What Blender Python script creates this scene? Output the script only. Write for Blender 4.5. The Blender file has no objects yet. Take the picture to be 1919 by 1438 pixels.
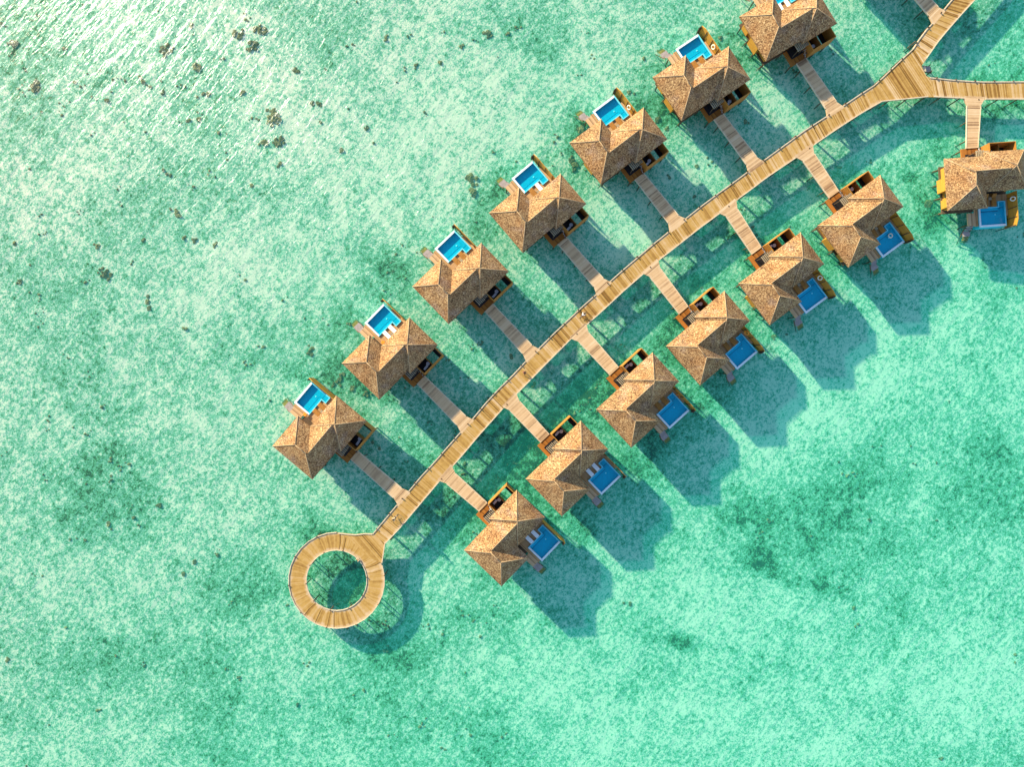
import bpy, bmesh, math, random
import numpy as np
from mathutils import Vector, Matrix, noise
random.seed(7)
S, CX, CY, H = 12.0, 959.5, 719.0, 107.0          # photo pixels per metre at water level, photo centre, drone height
scn = bpy.context.scene
COL = scn.collection

def W(px, py, z=0.0):
    "ground position (metres) of a point seen in the survey photo at height z"
    k = (H - z) / H
    return Vector(((px - CX) / S * k, (CY - py) / S * k, z))

# ------------------------------------------------------------------ materials
class N:
    def __init__(s, name):
        s.m = bpy.data.materials.new(name); s.m.use_nodes = True
        s.t = s.m.node_tree; s.t.nodes.clear()
        s.out = s.t.nodes.new('ShaderNodeOutputMaterial')
    def n(s, typ, ins=None, **props):
        nd = s.t.nodes.new(typ)
        for k, v in props.items(): setattr(nd, k, v)
        for k, v in (ins or {}).items():
            if hasattr(v, 'is_output') or isinstance(v, bpy.types.NodeSocket): s.t.links.new(v, nd.inputs[k])
            else: nd.inputs[k].default_value = v
        return nd
    def math(s, op, a, b=None, clamp=False):
        nd = s.t.nodes.new('ShaderNodeMath'); nd.operation = op; nd.use_clamp = clamp
        for i, v in enumerate((a, b)):
            if v is None: continue
            if isinstance(v, bpy.types.NodeSocket): s.t.links.new(v, nd.inputs[i])
            else: nd.inputs[i].default_value = v
        return nd.outputs[0]
    def noise(s, vec, scale, detail=3, rough=.55, dims='3D'):
        nd = s.n('ShaderNodeTexNoise', noise_dimensions=dims)
        nd.inputs['Scale'].default_value = scale; nd.inputs['Detail'].default_value = detail; nd.inputs['Roughness'].default_value = rough
        if dims == '1D': s.t.links.new(vec, nd.inputs['W'])
        else: s.t.links.new(vec, nd.inputs['Vector'])
        return nd.outputs[0]
    def ramp(s, fac, stops, interp='LINEAR'):
        nd = s.t.nodes.new('ShaderNodeValToRGB'); s.t.links.new(fac, nd.inputs[0])
        cr = nd.color_ramp; cr.interpolation = interp
        while len(cr.elements) < len(stops): cr.elements.new(.5)
        for e, (p, c) in zip(cr.elements, stops):
            e.position = p; e.color = (*c, 1) if len(c) == 3 else c
        return nd.outputs[0]
    def mix(s, fac, a, b, blend='MIX'):
        nd = s.t.nodes.new('ShaderNodeMix'); nd.data_type = 'RGBA'; nd.blend_type = blend
        for i, v in ((0, fac), (6, a), (7, b)):
            if isinstance(v, bpy.types.NodeSocket): s.t.links.new(v, nd.inputs[i])
            elif i == 0: nd.inputs[0].default_value = v
            else: nd.inputs[i].default_value = (*v, 1)
        return nd.outputs[2]
    def maprange(s, v, a, b, c=0., d=1.):
        nd = s.n('ShaderNodeMapRange'); s.t.links.new(v, nd.inputs[0])
        for i, x in enumerate((a, b, c, d)): nd.inputs[i + 1].default_value = x
        return nd.outputs[0]
    def pos(s): return s.n('ShaderNodeNewGeometry').outputs['Position']
    def mapped(s, vec, loc=(0, 0, 0), rot=(0, 0, 0), scale=(1, 1, 1)):
        nd = s.n('ShaderNodeMapping'); s.t.links.new(vec, nd.inputs[0])
        nd.inputs[1].default_value = loc; nd.inputs[2].default_value = rot; nd.inputs[3].default_value = scale
        return nd.outputs[0]
    def turned(s, vec, deg, scale):
        "coordinates turned so that x runs along a direction, then scaled along it and across it"
        return s.mapped(s.mapped(vec, rot=(0, 0, math.radians(-deg))), scale=scale)
    def bump(s, h, strength=.5, dist=.05):
        nd = s.n('ShaderNodeBump'); s.t.links.new(h, nd.inputs['Height'])
        nd.inputs['Strength'].default_value = strength; nd.inputs['Distance'].default_value = dist
        return nd.outputs[0]
    def pbr(s, col, rough=.7, bump=None, spec=.3, metal=0.):
        nd = s.n('ShaderNodeBsdfPrincipled')
        for k, v in (('Base Color', col), ('Roughness', rough)):
            if isinstance(v, bpy.types.NodeSocket): s.t.links.new(v, nd.inputs[k])
            else: nd.inputs[k].default_value = (*v, 1) if k == 'Base Color' else v
        nd.inputs['Specular IOR Level'].default_value = spec; nd.inputs['Metallic'].default_value = metal
        if bump is not None: s.t.links.new(bump, nd.inputs['Normal'])
        s.t.links.new(nd.outputs[0], s.out.inputs[0])
        return s.m

def simple(name, c, rough=.6, var=.12, scale=6, spec=.3, metal=0.):
    n = N(name); p = n.pos()
    f = n.noise(p, scale, 4)
    lo = tuple(x * (1 - var) for x in c); hi = tuple(min(1, x * (1 + var)) for x in c)
    return n.pbr(n.mix(n.maprange(f, .3, .7), lo, hi), rough, n.bump(f, .2, .01), spec, metal)

def seabed_mat():
    n = N('seabed_sand'); p = n.pos()
    weed = n.n('ShaderNodeAttribute', attribute_name='weed').outputs['Fac']
    big = n.noise(p, .055, 4, .6)
    mid = n.noise(n.turned(p, 35, (1, .8, 1)), .42, 5, .65)
    fine = n.noise(n.turned(p, -40, (1, .8, 1)), 1.7, 4, .72)
    gr = n.noise(n.turned(p, 20, (1, .85, 1)), 5.0, 3, .65)
    clump = n.maprange(n.noise(p, .55, 5, .7), .34, .66, .3, 1.55)
    v = n.math('MULTIPLY', n.math('SUBTRACT', big, .5), .8)
    v = n.math('ADD', v, n.math('MULTIPLY', n.math('SUBTRACT', mid, .5), 1.05))
    v = n.math('ADD', v, n.math('MULTIPLY', n.math('SUBTRACT', fine, .5), 2.0))
    v = n.math('ADD', v, n.math('MULTIPLY', n.math('SUBTRACT', gr, .5), 1.6))
    v = n.math('ADD', v, n.math('ADD', n.math('MULTIPLY', weed, clump), .33))
    c = n.ramp(v, [(.0, (.97, .78, .66)), (.15, (.82, .71, .58)), (.33, (.37, .56, .44)), (.54, (.19, .43, .28)), (.72, (.13, .31, .16)), (.88, (.08, .16, .06)), (1, (.045, .065, .025))])
    sh = n.math('ADD', n.noise(n.turned(p, 48, (.7, 1.2, 1)), .9, 4, .6), n.math('MULTIPLY', fine, .5))
    return n.pbr(c, .95, n.bump(sh, .33, .28), .05)

def water_mat():
    n = N('lagoon_water'); p = n.pos()
    sep = n.n('ShaderNodeSeparateXYZ'); n.t.links.new(p, sep.inputs[0])
    g = n.math('SUBTRACT', sep.outputs[0], sep.outputs[1])               # deeper towards the lower right
    g = n.math('ADD', g, n.math('MULTIPLY', n.math('SUBTRACT', n.noise(p, .03, 2), .5), 60))
    tint = n.ramp(n.maprange(g, -120, 90), [(0, (.82, .91, .84)), (.45, (.69, .89, .80)), (.75, (.59, .91, .80)), (1, (.58, .92, .82))])
    h = n.math('ADD', n.noise(n.turned(p, 52, (.16, .62, 1)), 1.0, 5, .6), n.math('MULTIPLY', n.noise(n.turned(p, 40, (.6, 1.3, 1)), 1.2, 3, .55), .12))
    b = n.bump(h, .8, .46)
    fr = n.n('ShaderNodeFresnel', {'IOR': n.maprange(n.n('ShaderNodeNewGeometry').outputs['Backfacing'], 0, 1, 1.33, 1 / 1.33)}); n.t.links.new(b, fr.inputs['Normal'])
    tr = n.n('ShaderNodeBsdfTransparent'); n.t.links.new(tint, tr.inputs[0])
    gl = n.n('ShaderNodeBsdfGlossy', {'Roughness': .27}); n.t.links.new(b, gl.inputs['Normal'])
    # fine suspended matter: a little of the light is scattered back before it reaches the sand
    df = n.n('ShaderNodeBsdfDiffuse', {'Color': (.01, .70, .52, 1)})
    body = n.n('ShaderNodeMixShader', {0: n.maprange(g, -120, 60, .03, .12)}); n.t.links.new(tr.outputs[0], body.inputs[1]); n.t.links.new(df.outputs[0], body.inputs[2])
    mx = n.n('ShaderNodeMixShader'); n.t.links.new(fr.outputs[0], mx.inputs[0]); n.t.links.new(body.outputs[0], mx.inputs[1]); n.t.links.new(gl.outputs[0], mx.inputs[2])
    n.t.links.new(mx.outputs[0], n.out.inputs[0])
    return n.m

def pool_water_mat():
    n = N('pool_water'); p = n.pos()
    b = n.bump(n.noise(p, 3, 3), .25, .05)
    fr = n.n('ShaderNodeFresnel', {'IOR': n.maprange(n.n('ShaderNodeNewGeometry').outputs['Backfacing'], 0, 1, 1.33, 1 / 1.33)}); n.t.links.new(b, fr.inputs['Normal'])
    tr = n.n('ShaderNodeBsdfTransparent', {'Color': (.40, .92, .97, 1)})
    gl = n.n('ShaderNodeBsdfGlossy', {'Roughness': .05}); n.t.links.new(b, gl.inputs['Normal'])
    mx = n.n('ShaderNodeMixShader'); n.t.links.new(fr.outputs[0], mx.inputs[0]); n.t.links.new(tr.outputs[0], mx.inputs[1]); n.t.links.new(gl.outputs[0], mx.inputs[2])
    n.t.links.new(mx.outputs[0], n.out.inputs[0])
    return n.m

def plank_mat(name, gold, pale, dark, edge=.8, contrast=1.0, board=.42):
    "boards laid across a walk: UV x = metres along, UV y = -1..1 across"
    n = N(name)
    uv = n.n('ShaderNodeUVMap').outputs[0]
    sep = n.n('ShaderNodeSeparateXYZ'); n.t.links.new(uv, sep.inputs[0])
    U, V = sep.outputs[0], sep.outputs[1]
    idx = n.math('FLOOR', n.math('DIVIDE', U, board))
    wn = n.n('ShaderNodeTexWhiteNoise', noise_dimensions='1D'); n.t.links.new(idx, wn.inputs['W']); rnd = wn.outputs['Value']
    idx2 = n.math('FLOOR', n.math('DIVIDE', U, .16))
    wn2 = n.n('ShaderNodeTexWhiteNoise', noise_dimensions='1D'); n.t.links.new(idx2, wn2.inputs['W']); rnd2 = wn2.outputs['Value']
    slow = n.noise(U, .35, 3, .6, '1D')
    f = n.math('ADD', n.math('MULTIPLY', n.math('SUBTRACT', rnd, .5), .55 * contrast), n.math('MULTIPLY', n.math('SUBTRACT', rnd2, .5), .55 * contrast))
    f = n.math('ADD', n.math('ADD', f, n.math('MULTIPLY', n.math('SUBTRACT', slow, .5), .8)), .5)
    p = n.pos(); sx = n.n('ShaderNodeSeparateXYZ'); n.t.links.new(p, sx.inputs[0])
    f = n.math('ADD', n.math('MULTIPLY', n.math('SUBTRACT', f, .5), n.maprange(sx.outputs[0], -30, 60, .55, 1.2)), .5)
    f = n.math('ADD', f, n.math('MULTIPLY', n.math('SUBTRACT', n.noise(p, 2.2, 4, .6), .5), .4))
    f = n.math('ADD', f, n.math('MULTIPLY', n.math('SUBTRACT', n.noise(p, .5, 4, .6), .5), .5))
    c = n.ramp(f, [(0, dark), (.3, tuple(.55 * a + .45 * b for a, b in zip(gold, dark))), (.5, gold), (.75, tuple(.6 * a + .4 * b for a, b in zip(gold, pale))), (1, pale)])
    av = n.math('ABSOLUTE', V)
    e = n.math('ADD', av, n.math('MULTIPLY', n.math('SUBTRACT', rnd, .5), .22))
    e = n.math('ADD', e, n.math('MULTIPLY', n.math('SUBTRACT', n.noise(p, 1.3, 3), .5), .25))
    worn = n.maprange(e, edge - .16, edge + .08)
    c = n.mix(n.math('MULTIPLY', worn, .8), c, n.mix(rnd2, tuple(.82 * x for x in pale), pale))
    gap = n.math('LESS_THAN', wn.outputs['Value'], .085)                 # a few open joints
    fr = n.math('FRACT', n.math('DIVIDE', U, board))
    line = n.math('MULTIPLY', gap, n.math('LESS_THAN', fr, .30))
    c = n.mix(n.math('MULTIPLY', line, .75), c, tuple(.45 * x for x in dark))
    return n.pbr(c, .8, n.bump(n.math('ADD', rnd2, n.noise(p, 9, 2)), .3, .02), .15)

def wood_mat(name, c, dark, axis=0, board=.16, rough=.65):
    "plain boards in object space, boards stacked along one axis"
    n = N(name)
    tc = n.n('ShaderNodeTexCoord').outputs['Object']
    sep = n.n('ShaderNodeSeparateXYZ'); n.t.links.new(tc, sep.inputs[0])
    idx = n.math('FLOOR', n.math('DIVIDE', sep.outputs[axis], board))
    wn = n.n('ShaderNodeTexWhiteNoise', noise_dimensions='1D'); n.t.links.new(idx, wn.inputs['W'])
    fr = n.math('FRACT', n.math('DIVIDE', sep.outputs[axis], board))
    p = n.pos()
    sc = [1, 1, 1]; sc[axis] = 5
    g = n.noise(n.mapped(tc, scale=tuple(sc)), 2.2, 4, .6)
    f = n.math('ADD', n.math('MULTIPLY', wn.outputs[0], .5), n.math('MULTIPLY', g, .5))
    col = n.mix(f, dark, c)
    col = n.mix(n.math('MULTIPLY', n.math('LESS_THAN', fr, .1), .6), col, tuple(x * .4 for x in dark))
    return n.pbr(col, rough, n.bump(g, .2, .02), .25)

def roof_mat():
    n = N('shingle_thatch'); p = n.pos()
    s1 = n.noise(n.mapped(p, scale=(1, 1, .8)), 4.8, 3, .7)
    s2 = n.noise(n.mapped(p, rot=(0, 0, .8), scale=(1, 1.6, 1)), 8.5, 2, .6)
    s3 = n.noise(p, .55, 4, .6)
    f = n.math('ADD', n.math('MULTIPLY', n.math('SUBTRACT', s1, .5), 1.7), n.math('MULTIPLY', n.math('SUBTRACT', s2, .5), 1.6))
    f = n.math('ADD', f, n.math('ADD', n.math('MULTIPLY', n.math('SUBTRACT', s3, .5), .6), .5))
    c = n.ramp(f, [(.04, (.036, .016, .009)), (.30, (.125, .062, .029)), (.52, (.275, .154, .069)), (.78, (.47, .295, .133)), (1, (.68, .48, .26))])
    old = n.maprange(n.noise(p, .38, 5, .65), .46, .62)
    c = n.mix(n.math('MULTIPLY', old, .55), c, n.ramp(f, [(.15, (.10, .040, .016)), (.55, (.34, .155, .055)), (1, (.54, .30, .13))]))
    grey = n.maprange(n.noise(n.mapped(p, loc=(40, 9, 3)), .45, 4, .6), .52, .7)
    c = n.mix(n.math('MULTIPLY', grey, .5), c, n.ramp(f, [(.15, (.08, .05, .042)), (.6, (.29, .19, .14)), (1, (.55, .42, .33))]))
    sep = n.n('ShaderNodeSeparateXYZ'); n.t.links.new(p, sep.inputs[0])
    course = n.math('FRACT', n.math('MULTIPLY', sep.outputs[2], 5.5))
    h = n.math('ADD', n.math('MULTIPLY', course, .5), n.math('ADD', s1, s2))
    return n.pbr(c, .9, n.bump(h, .16, .04), .1)

def coral_mat():
    n = N('coral'); p = n.pos()
    f = n.math('ADD', n.math('MULTIPLY', n.noise(p, 2.6, 4, .7), .75), n.math('MULTIPLY', n.noise(p, .5, 2), .4))
    c = n.ramp(f, [(.30, (.030, .022, .012)), (.5, (.13, .095, .042)), (.64, (.30, .21, .09)), (.8, (.52, .40, .22))])
    return n.pbr(c, .85, n.bump(n.noise(p, 5, 3), .6, .1), .2)

M = {}
M['seabed'] = seabed_mat(); M['water'] = water_mat(); M['pool_water'] = pool_water_mat(); M['roof'] = roof_mat(); M['coral'] = coral_mat()
M['planks'] = plank_mat('golden_planks', (.43, .245, .065), (.58, .40, .235), (.19, .085, .018), .80, .85)
M['cream'] = plank_mat('cream_planks', (.53, .335, .17), (.63, .44, .26), (.27, .15, .075), .9, .8, .3)
M['pool_planks'] = plank_mat('warm_deck_planks', (.52, .31, .15), (.60, .41, .24), (.34, .17, .055), 1.6, .5, .3)
M['entry_planks'] = plank_mat('red_entry_planks', (.32, .115, .018), (.38, .155, .035), (.17, .052, .009), 1.6, .5, .3)
M['kerb'] = simple('pale_kerb_wood', (.58, .45, .30), .8, .18, 3)
M['wall'] = wood_mat('ochre_wall_boards', (.60, .31, .045), (.45, .20, .025), 2, .2)
M['fence'] = wood_mat('orange_fence_boards', (.58, .29, .035), (.42, .18, .02), 2, .22)
M['court'] = wood_mat('red_brown_boards', (.46, .21, .035), (.32, .12, .02), 2, .2)
M['slat'] = simple('weathered_slats', (.34, .26, .16), .8, .2, 5)
M['slat_dark'] = simple('dark_beam_wood', (.10, .065, .035), .8, .2, 5)
M['pile'] = simple('dark_pile_wood', (.11, .065, .03), .85, .3, 4)
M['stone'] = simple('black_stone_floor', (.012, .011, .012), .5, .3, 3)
M['white'] = simple('white_ceramic', (.90, .90, .88), .3, .03, 3, .5)
M['cushion'] = simple('white_cushion', (.90, .88, .84), .9, .05, 8)
M['brown_pad'] = simple('brown_lounger_wood', (.36, .15, .025), .7, .25, 6)
M['tile'] = simple('blue_pool_tile', (.018, .48, .60), .35, .10, 4)
M['navy'] = simple('navy_shade_tile', (.01, .10, .20), .4, .1, 5)
M['rim'] = simple('pale_blue_rim_tile', (.14, .62, .76), .45, .08, 5)
M['coping'] = simple('pale_coping_stone', (.72, .76, .74), .6, .08, 5)
M['cap'] = simple('ridge_cap_thatch', (.36, .24, .13), .9, .25, 5)
M['glass'] = simple('dark_window_glass', (.03, .04, .05), .08, .2, 2, .6)
M['step'] = simple('grey_step_boards', (.34, .27, .24), .85, .2, 4)
M['algae'] = simple('algae_step_boards', (.20, .20, .05), .85, .35, 3)
M['skin'] = simple('skin', (.42, .22, .13), .6, .05, 9)
M['hair'] = simple('dark_hair', (.02, .013, .01), .7, .2, 20)
M['shirt_white'] = simple('white_shirt', (.82, .80, .76), .9, .05, 9)
M['shirt_cream'] = simple('cream_shirt', (.74, .58, .32), .9, .06, 9)
M['shirt_maroon'] = simple('maroon_shirt', (.20, .05, .04), .9, .1, 9)
M['trousers'] = simple('dark_trousers', (.07, .035, .02), .9, .1, 9)
M['tyre'] = simple('black_rubber', (.02, .02, .02), .8, .1, 9)
M['metal'] = simple('painted_metal', (.55, .53, .50), .35, .1, 9, .5, .6)
M['orange'] = simple('orange_plastic', (.80, .28, .03), .4, .05, 9)
M['ring_white'] = simple('cream_plastic', (.80, .72, .55), .4, .05, 9)

# ------------------------------------------------------------------ mesh helpers
class MB:
    def __init__(s, flip=1): s.v = []; s.f = []; s.uv = {}; s.flip = flip; s.mi = []; s.cur = 0
    def P(s, p): s.v.append((p[0], p[1] * s.flip, p[2])); return len(s.v) - 1
    def F(s, idx, uvs=None):
        s.f.append(tuple(idx)); s.mi.append(s.cur)
        if uvs: s.uv[len(s.f) - 1] = uvs
    def prism(s, poly, z0, z1, uvf=None):
        n = len(poly)
        t = [s.P((x, y, z1)) for x, y in poly]; b = [s.P((x, y, z0)) for x, y in poly]
        s.F(t, [uvf(x, y) for x, y in poly] if uvf else None)
        s.F(b[::-1], [uvf(x, y) for x, y in poly][::-1] if uvf else None)
        for i in range(n):
            j = (i + 1) % n
            s.F((t[j], t[i], b[i], b[j]), [uvf(*poly[j]), uvf(*poly[i]), uvf(*poly[i]), uvf(*poly[j])] if uvf else None)
    def box(s, x0, x1, y0, y1, z0, z1, uvf=None): s.prism([(x0, y0), (x1, y0), (x1, y1), (x0, y1)], z0, z1, uvf)
    def tube(s, a, b, r, n=8, r2=None, caps=True):
        a = Vector(a); b = Vector(b); d = (b - a).normalized()
        q = d.orthogonal().normalized(); w = d.cross(q); r2 = r if r2 is None else r2
        A = []; B = []
        for i in range(n):
            t = 2 * math.pi * i / n; o = q * math.cos(t) + w * math.sin(t)
            A.append(s.P(a + o * r)); B.append(s.P(b + o * r2))
        for i in range(n):
            j = (i + 1) % n; s.F((A[i], A[j], B[j], B[i]))
        if caps: s.F(A[::-1]); s.F(B)
    def torus(s, c, axis, R, r, n=24, m=8):
        c = Vector(c); ax = Vector(axis).normalized(); q = ax.orthogonal().normalized(); w = ax.cross(q)
        g = []
        for i in range(n):
            t = 2 * math.pi * i / n; o = q * math.cos(t) + w * math.sin(t)
            g.append([s.P(c + o * (R + r * math.cos(2 * math.pi * k / m)) + ax * r * math.sin(2 * math.pi * k / m)) for k in range(m)])
        for i in range(n):
            for k in range(m): s.F((g[i][k], g[(i + 1) % n][k], g[(i + 1) % n][(k + 1) % m], g[i][(k + 1) % m]))
    def strip(s, L, R, z1, z0, us=None):
        "closed deck ribbon between two polylines; UV = metres along, -1..1 across"
        n = len(L); u = 0; U = []
        for i in range(n):
            if i: u += ((Vector(L[i]) + Vector(R[i])) / 2 - (Vector(L[i - 1]) + Vector(R[i - 1])) / 2).length
            U.append(u if us is None else us[i])
        a = [(s.P((*L[i][:2], z1)), s.P((*R[i][:2], z1)), s.P((*L[i][:2], z0)), s.P((*R[i][:2], z0))) for i in range(n)]
        for i in range(n - 1):
            p, q = a[i], a[i + 1]; m = [(U[i], 1), (U[i], -1), (U[i + 1], -1), (U[i + 1], 1)]
            s.F((p[0], p[1], q[1], q[0]), m); s.F((p[3], p[2], q[2], q[3]), m)
            s.F((p[2], p[0], q[0], q[2]), m); s.F((p[1], p[3], q[3], q[1]), m)
        s.F((a[0][1], a[0][0], a[0][2], a[0][3]), [(U[0], 0)] * 4); s.F((a[-1][0], a[-1][1], a[-1][3], a[-1][2]), [(U[-1], 0)] * 4)
    def build(s, name, mat, parent=None, bevel=0, smooth=False):
        me = bpy.data.meshes.new(name); me.from_pydata(s.v, [], s.f)
        if s.uv:
            ul = me.uv_layers.new(name='UVMap'); li = 0
            for fi, f in enumerate(s.f):
                uv = s.uv.get(fi)
                for k in range(len(f)):
                    if uv: ul.data[li].uv = uv[k]
                    li += 1
        bm = bmesh.new(); bm.from_mesh(me); bmesh.ops.recalc_face_normals(bm, faces=bm.faces); bm.to_mesh(me); bm.free()
        if smooth:
            for p in me.polygons: p.use_smooth = True
        mats = mat if isinstance(mat, (list, tuple)) else [mat]
        for m in mats: me.materials.append(M[m])
        if len(mats) > 1:
            for p, i in zip(me.polygons, s.mi): p.material_index = i
        o = bpy.data.objects.new(name, me); COL.objects.link(o)
        if parent: o.parent = parent
        if bevel:
            b = o.modifiers.new('Bevel', 'BEVEL'); b.width = bevel; b.segments = 2; b.limit_method = 'ANGLE'
        return o

def tag(o, label=None, cat=None, group=None, kind=None):
    for k, v in (('label', label), ('category', cat), ('group', group), ('kind', kind)):
        if v: o[k] = v
    return o
def thing(name, loc, rz, label, cat, group=None):
    o = bpy.data.objects.new(name, None); COL.objects.link(o); o.empty_display_size = .3
    o.location = loc; o.rotation_euler = (0, 0, rz)
    return tag(o, label, cat, group)
def kids(o): return [c for c in bpy.data.objects if c.parent == o]
def copy_tree(o, parent=None):
    c = o.copy(); COL.objects.link(c)
    if parent: c.parent = parent
    for ch in kids(o): copy_tree(ch, c)
    return c

def rough_roof(o, cell=.22, amp=.014):
    "cut the slopes into small facets and lift them unevenly, as shingles and thatch lie"
    me = o.data; bm = bmesh.new(); bm.from_mesh(me)
    bmesh.ops.triangulate(bm, faces=bm.faces[:])
    for _ in range(8):
        es = [e for e in bm.edges if e.calc_length() > cell * 1.5 and all(f.normal.z > .2 for f in e.link_faces)]
        if not es: break
        bmesh.ops.subdivide_edges(bm, edges=es, cuts=1); bmesh.ops.triangulate(bm, faces=[f for f in bm.faces if len(f.verts) > 3])
    bm.normal_update(); rr = random.Random(3)
    nrm = {v: v.normal.copy() for v in bm.verts if all(f.normal.z > .2 for f in v.link_faces)}
    for v, nv in nrm.items(): v.co += nv * (rr.random() ** 1.5) * amp
    bm.to_mesh(me); bm.free()

# ------------------------------------------------------------------ villas: local x = along the eave (v), local y = entry -> pool (u)
EZ, K = 4.6, .78
a_, d_, D_ = 5.9, 5.33, 7.8
DECK = 1.72

def hull(mb, tops, faces, rim, th):
    t = [mb.P(p) for p in tops]; b = [mb.P((p[0], p[1], p[2] - th)) for p in tops]
    for f in faces:
        mb.F([t[i] for i in f]); mb.F([b[i] for i in f][::-1])
    for i in range(len(rim)):
        j = (i + 1) % len(rim); mb.F((t[rim[i]], t[rim[j]], b[rim[j]], b[rim[i]]))

def make_villa(fl, name='water_villa'):
    root = bpy.data.objects.new(name, None); COL.objects.link(root)
    def mb(): return MB(fl)
    # main hipped roof (wing + long part) and the raised hipped roof over the bedroom
    m = mb(); e = 9.0
    tops = [(0, 0, EZ), (e, 0, EZ), (e, d_, EZ), (a_, d_, EZ), (a_, D_, EZ), (0, D_, EZ),
            (a_ / 2, a_ / 2, EZ + K * a_ / 2), (a_ / 2, D_ - a_ / 2, EZ + K * a_ / 2), (a_ - d_ / 2, d_ / 2, EZ + K * d_ / 2), (e, d_ / 2, EZ + K * d_ / 2)]
    hull(m, tops, [(0, 1, 9, 8, 6), (2, 3, 8, 9), (3, 4, 7, 6, 8), (4, 5, 7), (5, 0, 6, 7)], [0, 1, 9, 2, 3, 4, 5], .24)
    r1 = m.build('main_roof', 'roof', root); rough_roof(r1)
    def caps(pts, par, r=.065):
        c = mb()
        for p, q in pts: c.tube(p, q, r, 6)
        c.build('ridge_cap', 'cap', par, smooth=True)
    T = tops
    caps([(T[0], T[6]), (T[5], T[7]), (T[4], T[7]), (T[6], T[7]), (T[8], T[9])], r1)
    m = mb(); x0, x1, y0, y1 = 6.0, 11.95, -.58, d_; z = EZ + .06; hw = (x1 - x0) / 2
    cxx = (x0 + x1) / 2; ry0 = y0 + hw; ry1 = y1 - hw
    tp = [(x0, y0, z), (x1, y0, z), (x1, y1, z), (x0, y1, z), (cxx, (y0 + y1) / 2, z + K * hw)]
    hull(m, tp, [(0, 1, 4), (1, 2, 4), (2, 3, 4), (3, 0, 4)], [0, 1, 2, 3], .24)
    r2 = m.build('raised_roof', 'roof', root); rough_roof(r2)
    caps([(tp[i], tp[4]) for i in range(4)], r2)
    # body of the house
    m = mb()
    m.prism([(1.3, .75), (10.9, .75), (10.9, 4.85), (5.2, 4.85), (5.2, 7.1), (1.3, 7.1)], 1.5, EZ - .02)
    wall = m.build('wall', 'wall', root)
    m = mb(); m.box(1.24, 1.3, 4.75, 5.35, 2.2, 4.1); m.build('window', 'glass', wall)
    m = mb(); m.box(5.95, 7.0, .69, .75, 1.75, 3.85); m.build('door', 'slat_dark', wall)
    m = mb(); m.box(6.3, 10.3, 4.85, 4.91, 1.8, 3.9); m.build('window', 'glass', wall)
    m = mb(); m.box(.55, 1.298, 2.5, 4.5, 1.5, 3.7); m.build('bay_window', 'wall', root)
    m = mb(); m.box(1.0, 1.298, 5.6, 6.9, 1.5, 3.9); m.build('bay_window', 'wall', root)
    # floor slab
    m = mb(); m.prism([(1.1, .35), (11.1, .35), (11.1, 5.2), (5.85, 5.2), (5.85, 7.6), (1.1, 7.6)], 1.2, 1.498)
    m.build('floor_slab', 'slat_dark', root)
    # pool terrace
    m = mb(); uf = lambda x, y: (x, 0)
    m.box(5.9, 11.02, 5.25, 6.28, 1.5, DECK, uf); m.box(5.9, 9.42, 6.285, 7.1, 1.5, DECK, uf); m.box(5.9, 6.42, 7.105, 9.9, 1.5, DECK, uf); m.box(10.65, 11.02, 6.285, 8.62, 1.5, DECK, uf)
    m.build('pool_terrace', 'pool_planks', root)
    # pool: shell with tiled inside, coping, water, lamp
    out = [(6.45, 7.12), (9.45, 7.12), (9.45, 6.3), (10.62, 6.3), (10.62, 10.15), (6.45, 10.15)]
    inn = [(6.72, 7.27), (9.62, 7.27), (9.62, 6.44), (10.44, 6.44), (10.44, 9.84), (6.72, 9.84)]
    fz, cz = 1.42, 1.90
    m = mb(); to = [m.P((*p, cz - .06)) for p in out]; bo = [m.P((*p, .25)) for p in out]
    ti = [m.P((*p, cz - .06)) for p in inn]; bi = [m.P((*p, fz)) for p in inn]
    for i in range(6):
        j = (i + 1) % 6
        m.F((to[i], to[j], bo[j], bo[i])); m.F((ti[j], ti[i], bi[i], bi[j])); m.F((to[j], to[i], ti[i], ti[j]))
    m.F(bi[::-1]); m.F(bo)
    m.box(6.72, 9.6, 7.272, 7.68, fz + .002, 1.66); m.box(9.63, 10.43, 6.445, 7.2, fz + .002, 1.60)
    pool = m.build('pool', 'tile', root)
    m = mb(); m.box(6.73, 9.6, 7.682, 7.75, fz + .002, 1.655); m.box(9.63, 10.43, 7.202, 7.26, fz + .002, 1.60); m.build('shade_edge_tile', 'navy', pool)  # navy band set off the bench edges in place of contact shade
    m = mb(); t = [m.P((*p, cz)) for p in out]; ii = [m.P((*p, cz)) for p in inn]; t2 = [m.P((*p, cz - .057)) for p in out]; i2 = [m.P((*p, cz - .057)) for p in inn]
    for i in range(6):
        j = (i + 1) % 6
        m.cur = 1 if i in (0, 1, 2, 3) else 0
        m.F((t[j], t[i], ii[i], ii[j])); m.F((t2[i], t2[j], i2[j], i2[i])); m.F((t[i], t[j], t2[j], t2[i])); m.F((ii[j], ii[i], i2[i], i2[j]))
    m.build('coping', ['coping', 'rim'], pool)
    m = mb(); m.F([m.P((*p, 1.83)) for p in [(6.725, 7.275), (9.625, 7.275), (9.625, 6.445), (10.435, 6.445), (10.435, 9.835), (6.725, 9.835)]])
    m.build('pool_water', 'pool_water', pool)
    m = mb(); m.tube((9.25, 8.25, fz + .004), (9.25, 8.25, fz + .05), .12, 12); m.build('pool_lamp', 'white', pool)
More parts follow.
